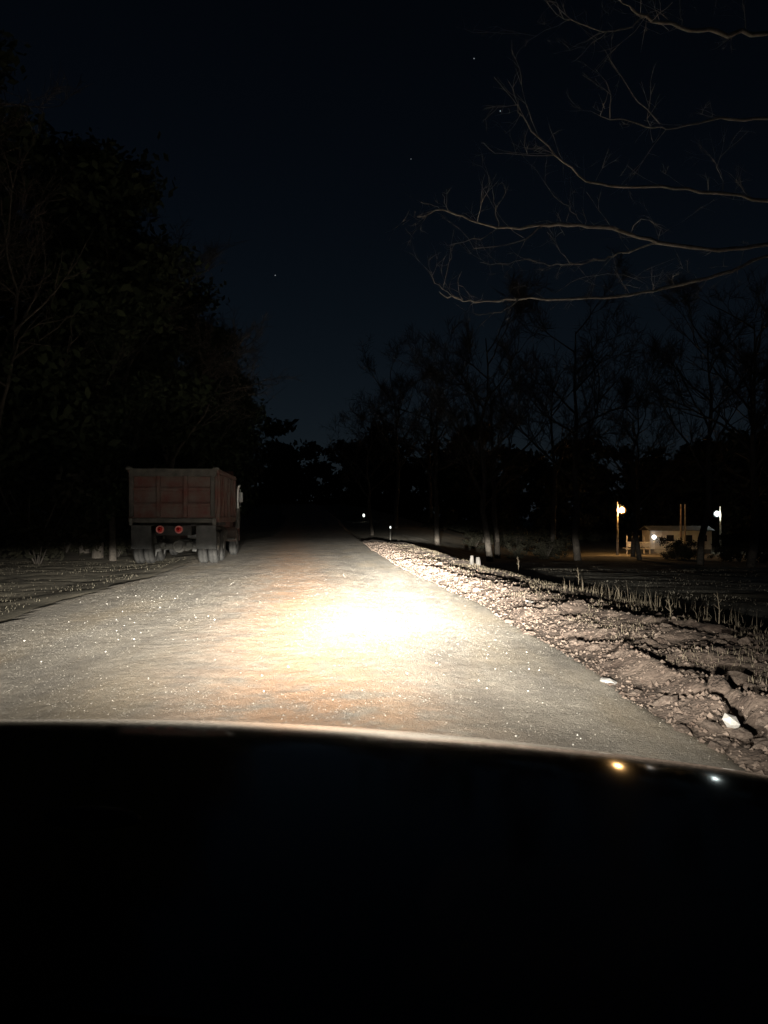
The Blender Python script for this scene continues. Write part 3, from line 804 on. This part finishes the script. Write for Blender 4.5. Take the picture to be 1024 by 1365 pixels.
# cab, bonnet, tank, stack, mirrors (ahead of the body)
cab = MB().prism([(5.15, 1.05), (6.15, 1.05), (6.25, 1.75), (5.95, 2.55), (5.75, 2.68), (5.2, 2.68), (5.12, 2.5)], -1.08, 1.08).build("cab", M['tr_red'], truck)
for sx in (-1, 1):
    MB().prism([(5.35, 1.8), (6.08, 1.8), (5.86, 2.42), (5.35, 2.42)], sx * 1.075, sx * 1.09).build("side_window", M['glass'], cab)
    MB().box((sx * 1.086, 5.65, 1.68), (.01, .14, .03)).build("door_handle", M['chrome'], cab)
MB().box((0, 5.13, 2.2), (1.3, .02, .45)).build("rear_window", M['glass'], cab)
MB().prism([(6.2, .85), (7.55, .85), (7.6, 1.4), (7.45, 1.6), (6.22, 1.74)], -.62, .62).build("bonnet", M['tr_red'], truck)
for sx in (-1, 1):
    arch = [(6.35 + .66 * math.cos(q), .52 + .66 * math.sin(q)) for q in [math.pi * k / 10 for k in range(11)]]
    arch += [(6.35 + .60 * math.cos(q), .52 + .60 * math.sin(q)) for q in [math.pi * k / 10 for k in range(10, -1, -1)]]
    MB().prism(arch, sx * .7, sx * 1.24).build("front_fender", M['tr_red'], truck)
    MB().tube([(sx * .80, 3.4, .82), (sx * .80, 4.7, .82)], .27, 18).build("fuel_tank", M['tr_grey'], truck)
    MB().box((sx * 1.08, 5.6, .62), (.26, .7, .05)).build("cab_step", M['axle'], truck)
    mr = MB().box((sx * 1.36, 6.05, 2.12), (.18, .06, .36), bev=.02).build("mirror", M['chrome'], truck)
    MB().tube([(sx * 1.08, 6.02, 2.42), (sx * 1.36, 6.05, 2.40), (sx * 1.36, 6.05, 1.78), (sx * 1.08, 6.02, 1.72)], .014, 6).build("mirror_arm", M['chrome'], mr)
ex = MB().tube([(1.36, 5.06, 1.0), (1.36, 5.06, 1.9), (1.36, 5.06, 2.36), (1.38, 5.02, 2.46), (1.44, 4.96, 2.53)], [.06, .06, .055, .055, .05], 12).build("exhaust_stack", M['chrome'], truck, True)
MB().lathe([(0, .08), (.7, .08)], (1.36, 5.06, 1.0), 'Z', 14).build("heat_shield", M['tr_grey'], ex)
MB().box((0, 7.68, .72), (2.3, .12, .3), bev=.03).build("front_bumper", M['chrome'], truck)

# ------------------------------------------------------------------ the house beyond the field and its lamps
M['siding'] = mat('white_siding', (.55, .53, .49), (.68, .66, .62), 2, .7)
M['roof'] = mat('grey_roof', (.12, .115, .11), (.18, .17, .16), 3, .8)
M['plank'] = mat('pale_planks', (.42, .38, .32), (.55, .5, .43), 4, .8)
M['pole'] = mat('pole_wood', (.22, .18, .14), (.34, .29, .23), 4, .9)
M['lit_ground'] = mat('lamplit_ground', (.30, .26, .20), (.42, .37, .29), 1.2, .95, .4, 12)  # paler ground tone that stands for lamplight
D = 95.0
p0 = at(868, 737, D); p1 = at(948, 737, D)
def gz(x, y): return float(base(np.array([x]), np.array([y]))[0])
HX = (p0.x + p1.x) / 2; HWD = p1.x - p0.x; HZ = gz(HX, D)
house = empty("house", (HX, D, HZ), R_(-4))
tag(house, "low white house lit by a porch light beyond the field", "house")
wb = MB().box((0, 2.0, 1.55), (HWD, 4.0, 2.1)).build("wall", M['siding'], house)
for k in range(7): MB().box((0, -.012, .62 + k * .28), (HWD + .02, .03, .02)).build("siding_board", M['siding'], wb)
MB().box((0, 2.0, .24), (HWD - .06, 3.9, .56)).build("skirting", M['roof'], house)
MB().prism([(-.35, 2.58), (2.0, 3.05), (4.35, 2.58), (4.35, 2.66), (2.0, 3.15), (-.35, 2.66)], -HWD / 2 - .25, HWD / 2 + .25).build("roof", M['roof'], house)
for xx in (-HWD * .18, HWD * .12, HWD * .36):
    w = MB().box((xx, -.01, 1.75), (.95, .06, .85)).build("window", M['siding'], house)
    MB().box((xx, -.05, 1.75), (.82, .03, .72)).build("pane", M['glass'], w)
dr = MB().box((-HWD * .36, -.02, 1.5), (.9, .06, 1.95)).build("door", M['plank'], house)
MB().ball((-HWD * .36 + .36, -.08, 1.45), .045).build("handle", M['chrome'], dr)
for k in range(3): MB().box((-HWD * .36, -.35 - .28 * k, .40 - .15 * k), (1.2, .3, .12)).build("step", M['plank'], house)
# deck with posts at the left end of the house
dk0 = at(836, 735, D - 3); dk1 = at(866, 735, D - 3)
DX = (dk0.x + dk1.x) / 2; DW = dk1.x - dk0.x
deck = empty("deck", (DX, D - 3, gz(DX, D - 3)), R_(-4)); tag(deck, "pale railed wooden deck at the end of the white house", "deck")
MB().box((0, 1.2, .62), (DW, 2.4, .1)).build("floor_board", M['plank'], deck)
for k in range(5): MB().box((-DW / 2 + DW * k / 4, 0, 1.05), (.12, .12, 2.1 - (.2 * (k % 2)))).build("post", M['plank'], deck)
for zz in (.95, 1.15, 1.35): MB().box((0, -.08, zz), (DW, .04, .15)).build("rail", M['siding'], deck)
# strip of ground before the house, lamplight put into its paler colour
q0 = at(800, 738, 84); q1 = at(896, 741, 84)
dx = np.linspace(q0.x, q1.x, 30); dy = np.linspace(83, 88, 10); X, Y = tensor(dx, dy)
dv = np_mesh("lamplit_strip", np.stack([X, Y + .6 * np.sin(X * .3), base(X, Y + .6 * np.sin(X * .3)) + .03], -1).reshape(-1, 3), grid_faces(30, 10), M['lit_ground'])
tag(dv, "ground strip with lamplight painted into its colour in front of the white house", kind='structure')
# lamps
def halo_mat(col):  # see-through glowing shell, added for the fringe of glow round a bulb
    m = bpy.data.materials.new("halo_glow"); m.use_nodes = True; N = m.node_tree.nodes; Lk = m.node_tree.links
    N.remove(N["Principled BSDF"]); em = N.new("ShaderNodeEmission"); tr = N.new("ShaderNodeBsdfTransparent"); ad = N.new("ShaderNodeAddShader")
    em.inputs[0].default_value = (*[k ** 1.5 for k in col], 1); em.inputs[1].default_value = .30
    Lk.new(em.outputs[0], ad.inputs[0]); Lk.new(tr.outputs[0], ad.inputs[1]); Lk.new(ad.outputs[0], N["Material Output"].inputs[0])
    return m
def yard_lamp(px, py, d, col, power, rad, label, lean=0.0):
    b = at(px, py, d); g0 = gz(b.x + lean, d); hgt = b.z - g0
    e = empty("yard_lamp", (b.x + lean, d, g0)); tag(e, label, "lamp")
    MB().tube([(0, .25, -.3), (0, .25, hgt + .9)], [.13, .10], 10).build("pole", M['pole'], e)
    MB().tube([(0, .25, hgt + .55), (-lean * .6, .1, hgt + .6), (-lean, 0, hgt + .42)], .035, 8).build("arm", M['tr_grey'], e)
    MB().lathe([(.30, .06), (.40, .13), (.50, .12), (.52, .03)], (-lean, 0, hgt - .02), 'Z', 16).build("lamp_head", M['tr_grey'], e)
    m = emit_mat("lamp_glow", col, power)
    MB().ball((-lean, 0, hgt), rad, 1, 1, 1, 16, 12).build("bulb", m, e, True)
    MB().ball((-lean, 0, hgt), rad * 1.75, 1, 1, .95, 20, 14).build("halo_shell", halo_mat(col), e, True)
yard_lamp(829, 680, 90, (1, .55, .20), 380, .25, "yard lamp glowing orange on a wooden pole by the deck", -.4)
yard_lamp(956, 685, 98, (.86, 1, .98), 80, .22, "yard lamp glowing cold white on a wooden pole past the house", .5)
pl = at(872, 716, D - .45)
e = empty("porch_light", (pl.x, D - .45, pl.z)); tag(e, "round white porch light glowing on the front of the house", "lamp")
MB().ball((0, 0, 0), .24, 1, 1, 1, 16, 12).build("globe", emit_mat("porch_glow", (1, .95, .88), 5), e, True)
MB().box((0, .34, 0), (.14, .22, .3), bev=.02).build("wall_plate", M['tr_grey'], e)
# two pale poles standing together behind the bushes
for i, px in enumerate((907.5, 913)):
    b = at(px, 737, 93); z = gz(b.x, 93)
    o = MB().tube([(0, 0, -.3), (.02, 0, 2.6), (.03, 0, 5.6)], [.13, .12, .10], 10).build("wooden_pole", M['pole'])
    o.location = (b.x, 93, z); tag(o, "pale wooden pole, one of a pair standing in front of the house", "pole", "pair of wooden poles by the house")
# two tiny far markers down the road; their returned headlight is put in as glow
for (px, py, d, r, lab) in [(485, 687, 100, .17, "tiny far white marker with added glow on a post where the road climbs"), (520.5, 703, 60, .075, "tiny far white reflector with added glow low beside the road bend")]:
    b = at(px, py, d); z = gz(b.x, d)
    e = empty("glowing_marker", (b.x, d, z)); tag(e, lab, "light")
    hh = b.z - z
    MB().tube([(0, .12, -.3), (0, .12, max(.2, hh + .1))], .05, 8).build("post", M['tr_grey'], e)
    MB().ball((0, 0, hh), r, .8, .8, 1.2, 12, 8).build("lens", emit_mat("marker_glow", (.95, 1, .92), 1.6), e, True)
# the few stars bright enough to see
for (px, py, r) in [(632, 78, .62), (667, 148, .75), (367, 367, .6), (548, 212, .4)]:
    b = at(px, py, 1100)
    o = MB().ball((0, 0, 0), r, n=8, m=6).build("star", emit_mat("star_glow", (.9, .95, 1), .35)); o.location = b
    tag(o, "faint single star in the night sky above the road", "star", "stars in the night sky")

# ------------------------------------------------------------------ the car we sit in: bonnet in view, headlights below it
M['paint'] = mat('black_paint', (.006, .006, .008), (.009, .009, .011), 3, .10, spec=.35)
M['paint'].node_tree.nodes["Principled BSDF"].inputs["Coat Weight"].default_value = .0
M['paint'].node_tree.nodes["Principled BSDF"].inputs["Coat Roughness"].default_value = .03
M['trim'] = mat('black_trim', (.012, .012, .013), (.02, .02, .02), 6, .75)
M['lamp_glass'] = bpy.data.materials.new('headlight_lens'); M['lamp_glass'].use_nodes = True
pp = M['lamp_glass'].node_tree.nodes["Principled BSDF"]; pp.inputs["Transmission Weight"].default_value = 1; pp.inputs["Roughness"].default_value = .05; pp.inputs["IOR"].default_value = 1.3
car = empty("car", (CAR_X, .5, 0), CAR_YAW)
tag(car, "black car bonnet in the foreground, its headlights shining on the road", "car")
NOSE, PULL, CROWN, ZC, CW = 1.137, .306, .0, 1.123, .95     # measured from the base of the windscreen
def hood_z(u, yv, nose):
    z = ZC - CROWN * (u / CW) ** 2 - .05 * yv
    t = np.clip(yv - (nose - .50), 0, .45)
    z = z - .5 * t * t / 1.85                               # long gentle fall towards the nose
    t = np.clip((yv - (nose - .07)) / .07, 0, 1)
    return z - .06 * (1 - np.sqrt(np.clip(1 - t * t, 0, 1)))
us = np.linspace(-CW, CW, 90); vv = np.linspace(0, 1, 110) ** .75
U = np.repeat(us[None], len(vv), 0); NO = NOSE - PULL * (U / CW) ** 2; YV = NO * vv[:, None]
Zh = hood_z(U, YV, NO)
side = sst(.80, .95, np.abs(U)); Zh = Zh - .012 * side ** 2
hood = np_mesh("bonnet", np.stack([U, YV, Zh], -1).reshape(-1, 3), grid_faces(90, 110), M['paint'], car)
# front face, fenders, grille, bumper, lamps, wheels, windscreen, dashboard
fz = MB()
for i in range(89):
    u0, u1 = us[i], us[i + 1]; n0, n1 = NOSE - PULL * (u0 / CW) ** 2, NOSE - PULL * (u1 / CW) ** 2
    z0, z1 = hood_z(u0, n0, n0), hood_z(u1, n1, n1)
    z0 -= .012 * sst(.80, .95, abs(u0)) ** 2; z1 -= .012 * sst(.80, .95, abs(u1)) ** 2
    pr = [(0, 0), (.06, -.10), (.08, -.35), (.05, -.5)]
    for (a, b), (c_, d_) in zip(pr[:-1], pr[1:]):
        fz.add([(u0, n0 + a, z0 + b - .003), (u1, n1 + a, z1 + b - .003), (u1, n1 + c_, z1 + d_ - .003), (u0, n0 + c_, z0 + d_ - .003)], [(0, 1, 2, 3)])
fz.build("front_panel", M['paint'], car, True)
for sx in (-1, 1):
    ol = [(-.15, ZC - .09), (.55, ZC - .09), (NOSE - PULL, ZC - .32), (NOSE - PULL, .45)]
    ol += [(.55 + .38 * math.cos(q), .38 + .38 * math.sin(q)) for q in [math.pi * k / 10 for k in range(11)]] + [(-.15, .35)]
    MB().prism(ol, sx * (CW - .03), sx * (CW + .0)).build("fender", M['paint'], car)
    e = empty("wheel", (sx * .8, .55, .345)); e.parent = car
    MB().lathe([(-.11, .2), (-.11, .31), (-.08, .345), (.08, .345), (.11, .31), (.11, .2)], (0, 0, 0), 'X', 28).build("tyre", M['trim'], e, True)
    MB().lathe([(-.10, .2), (.10, .2), (.08, .1), (.06, .03)], (0, 0, 0), 'X', 20).build("rim", M['rim'], e, True)
MB().box((0, NOSE + .02, .40), (1.5, .12, .2), bev=.04).build("bumper", M['trim'], car)
for k in range(4): MB().box((0, NOSE + .10, .56 + k * .05), (.8, .03, .02)).build("grille_bar", M['chrome'], car)
cw = MB().box((0, -.06, ZC - .09), (1.7, .22, .03)).build("cowl", M['trim'], car)
ws_len = .75
wsV = []
for j in range(9):
    for i in range(21):
        u = -.78 + 1.56 * i / 20; t = j / 8
        wsV.append((u * (1 - .12 * t), -.10 - .10 * (u / .78) ** 2 - 0.95 * ws_len * t * 1.0, ZC - .06 + ws_len * t * .72))
gm = bpy.data.materials.new('windscreen_glass'); gm.use_nodes = True
gp = gm.node_tree.nodes["Principled BSDF"]; gp.inputs["Transmission Weight"].default_value = 1; gp.inputs["Roughness"].default_value = 0; gp.inputs["IOR"].default_value = 1.1
np_mesh("windscreen", np.array(wsV), grid_faces(21, 9), gm, car)
MB().prism([(-.30, .86), (-.95, .80), (-.95, .55), (-.30, .55)], -.78, .78).build("dashboard", M['trim'], car)
for sx in (-.35, .3):
    wp = MB().tube([(sx, -.02, ZC - .075), (sx + .05, -.10, ZC - .045)], .008, 6).build("wiper_arm", M['trim'], car)
def on_bonnet(px, py):
    """bonnet point (car coordinates) seen at a photograph pixel"""
    c_, s_ = math.cos(CAR_YAW), math.sin(CAR_YAW)
    wx = CAR_X + U * c_ - YV * s_; wy = .5 + U * s_ + YV * c_
    e = (512 + F * wx / wy - px) ** 2 + (HOR + F * (EYE - Zh) / wy - py) ** 2
    k = np.unravel_index(np.argmin(e), e.shape); return (float(U[k]), float(YV[k]), float(Zh[k]))
nz = MB().ball((0, 0, 0), .05, 1.0, .55, .16, 16, 8).build("bonnet_bump", M['trim'], car, True)  # low dark oval bump on the bonnet
nz.location = on_bonnet(120, 1085)

# vertical profile of the beam: (elevation in degrees, strength, width to the left and to the right in degrees)
BEAM = [(-32, .0003, 30, 24), (-16, .0008, 26, 22), (-10.7, .0034, 14, 24), (-8.9, .0084, 12.5, 22), (-7.5, .0245, 12, 16), (-6, .056, 11.5, 8.6), (-4.5, .165, 11, 5.6), (-3, .34, 9.6, 4.2), (-2, .56, 8.0, 3.7),
        (-1.4, .70, 6.4, 3.6), (-.9, .56, 5, 2.9), (-.4, .05, 4.6, 3), (0, .004, 6, 5), (.6, .0009, 11, 11), (2, .00027, 18, 18), (4, .00015, 24, 24), (8, .000058, 34, 34), (16, .000014, 45, 45), (32, .0000042, 60, 60)]
def beam_nodes(L, aim):
    L.use_nodes = True; nt_ = L.node_tree; N = nt_.nodes; Lk = nt_.links
    em = next(n for n in N if n.type == 'EMISSION')
    tc = N.new("ShaderNodeTexCoord"); sp = N.new("ShaderNodeSeparateXYZ"); Lk.new(tc.outputs["Normal"], sp.inputs[0])
    def m_(op, a, b=None):
        n = N.new("ShaderNodeMath"); n.operation = op
        for i, q in enumerate((a, b)):
            if q is None: continue
            if isinstance(q, (int, float)): n.inputs[i].default_value = q
            else: Lk.new(q, n.inputs[i])
        return n.outputs[0]
    x, y = sp.outputs[0], sp.outputs[1]; zz = m_('ABSOLUTE', sp.outputs[2])
    az = m_('MULTIPLY', m_('ARCTAN2', x, zz), 57.2958)
    hyp = m_('SQRT', m_('ADD', m_('MULTIPLY', x, x), m_('MULTIPLY', zz, zz)))
    el = m_('MULTIPLY', m_('ARCTAN2', y, hyp), 57.2958)
    def ramp(vals):
        # piecewise log-linear lookup over elevation, built from clamped map ranges
        out = None
        for (e0, v0), (e1, v1) in zip(vals[:-1], vals[1:]):
            n = N.new("ShaderNodeMapRange"); n.clamp = True
            n.inputs[1].default_value = e0; n.inputs[2].default_value = e1; n.inputs[3].default_value = 0; n.inputs[4].default_value = math.log(v1 / v0)
            Lk.new(el, n.inputs[0]); out = n.outputs[0] if out is None else m_('ADD', out, n.outputs[0])
        return m_('ADD', out, math.log(vals[0][1]))
    lv = ramp([(b[0], b[1]) for b in BEAM]); ll = ramp([(b[0], b[2]) for b in BEAM]); lr = ramp([(b[0], b[3]) for b in BEAM])
    off = N.new("ShaderNodeMapRange"); off.inputs[1].default_value = -7.5; off.inputs[2].default_value = -4.5; off.inputs[3].default_value = -4.5; off.inputs[4].default_value = 0
    Lk.new(el, off.inputs[0])                               # the near part of the beam falls a little to the left
    da = m_('SUBTRACT', m_('SUBTRACT', az, aim), off.outputs[0]); right = m_('GREATER_THAN', da, 0.0)
    lw = m_('ADD', ll, m_('MULTIPLY', right, m_('SUBTRACT', lr, ll)))
    soft = m_('SUBTRACT', m_('SQRT', m_('ADD', m_('MULTIPLY', da, da), 5.0)), 2.236)
    tot = m_('POWER', 2.718282, m_('SUBTRACT', lv, m_('DIVIDE', soft, m_('POWER', 2.718282, lw))))
    Lk.new(tot, em.inputs["Strength"])
for sx, aim in ((-1, HEAD_AIM[0]), (1, HEAD_AIM[1])):
    hl = empty("headlight", (sx * .66, NOSE - .04, .72)); hl.parent = car
    MB().lathe([(-.10, .02), (-.09, .07), (.0, .10), (.035, .105), (.035, .098)], (0, 0, 0), 'Y', 24).build("reflector", M['chrome'], hl, True)
    L = bpy.data.lights.new("headlight_lamp", 'SPOT'); L.energy = HEAD_POWER; L.spot_size = R_(165); L.spot_blend = .2; L.shadow_soft_size = .05
    L.color = (1, .945, .835)
    lo = bpy.data.objects.new("headlight_lamp", L); COL.objects.link(lo); lo.parent = hl
    lo.location = (0, .16, 0); lo.rotation_euler = (R_(90), 0, 0)
    beam_nodes(L, aim)
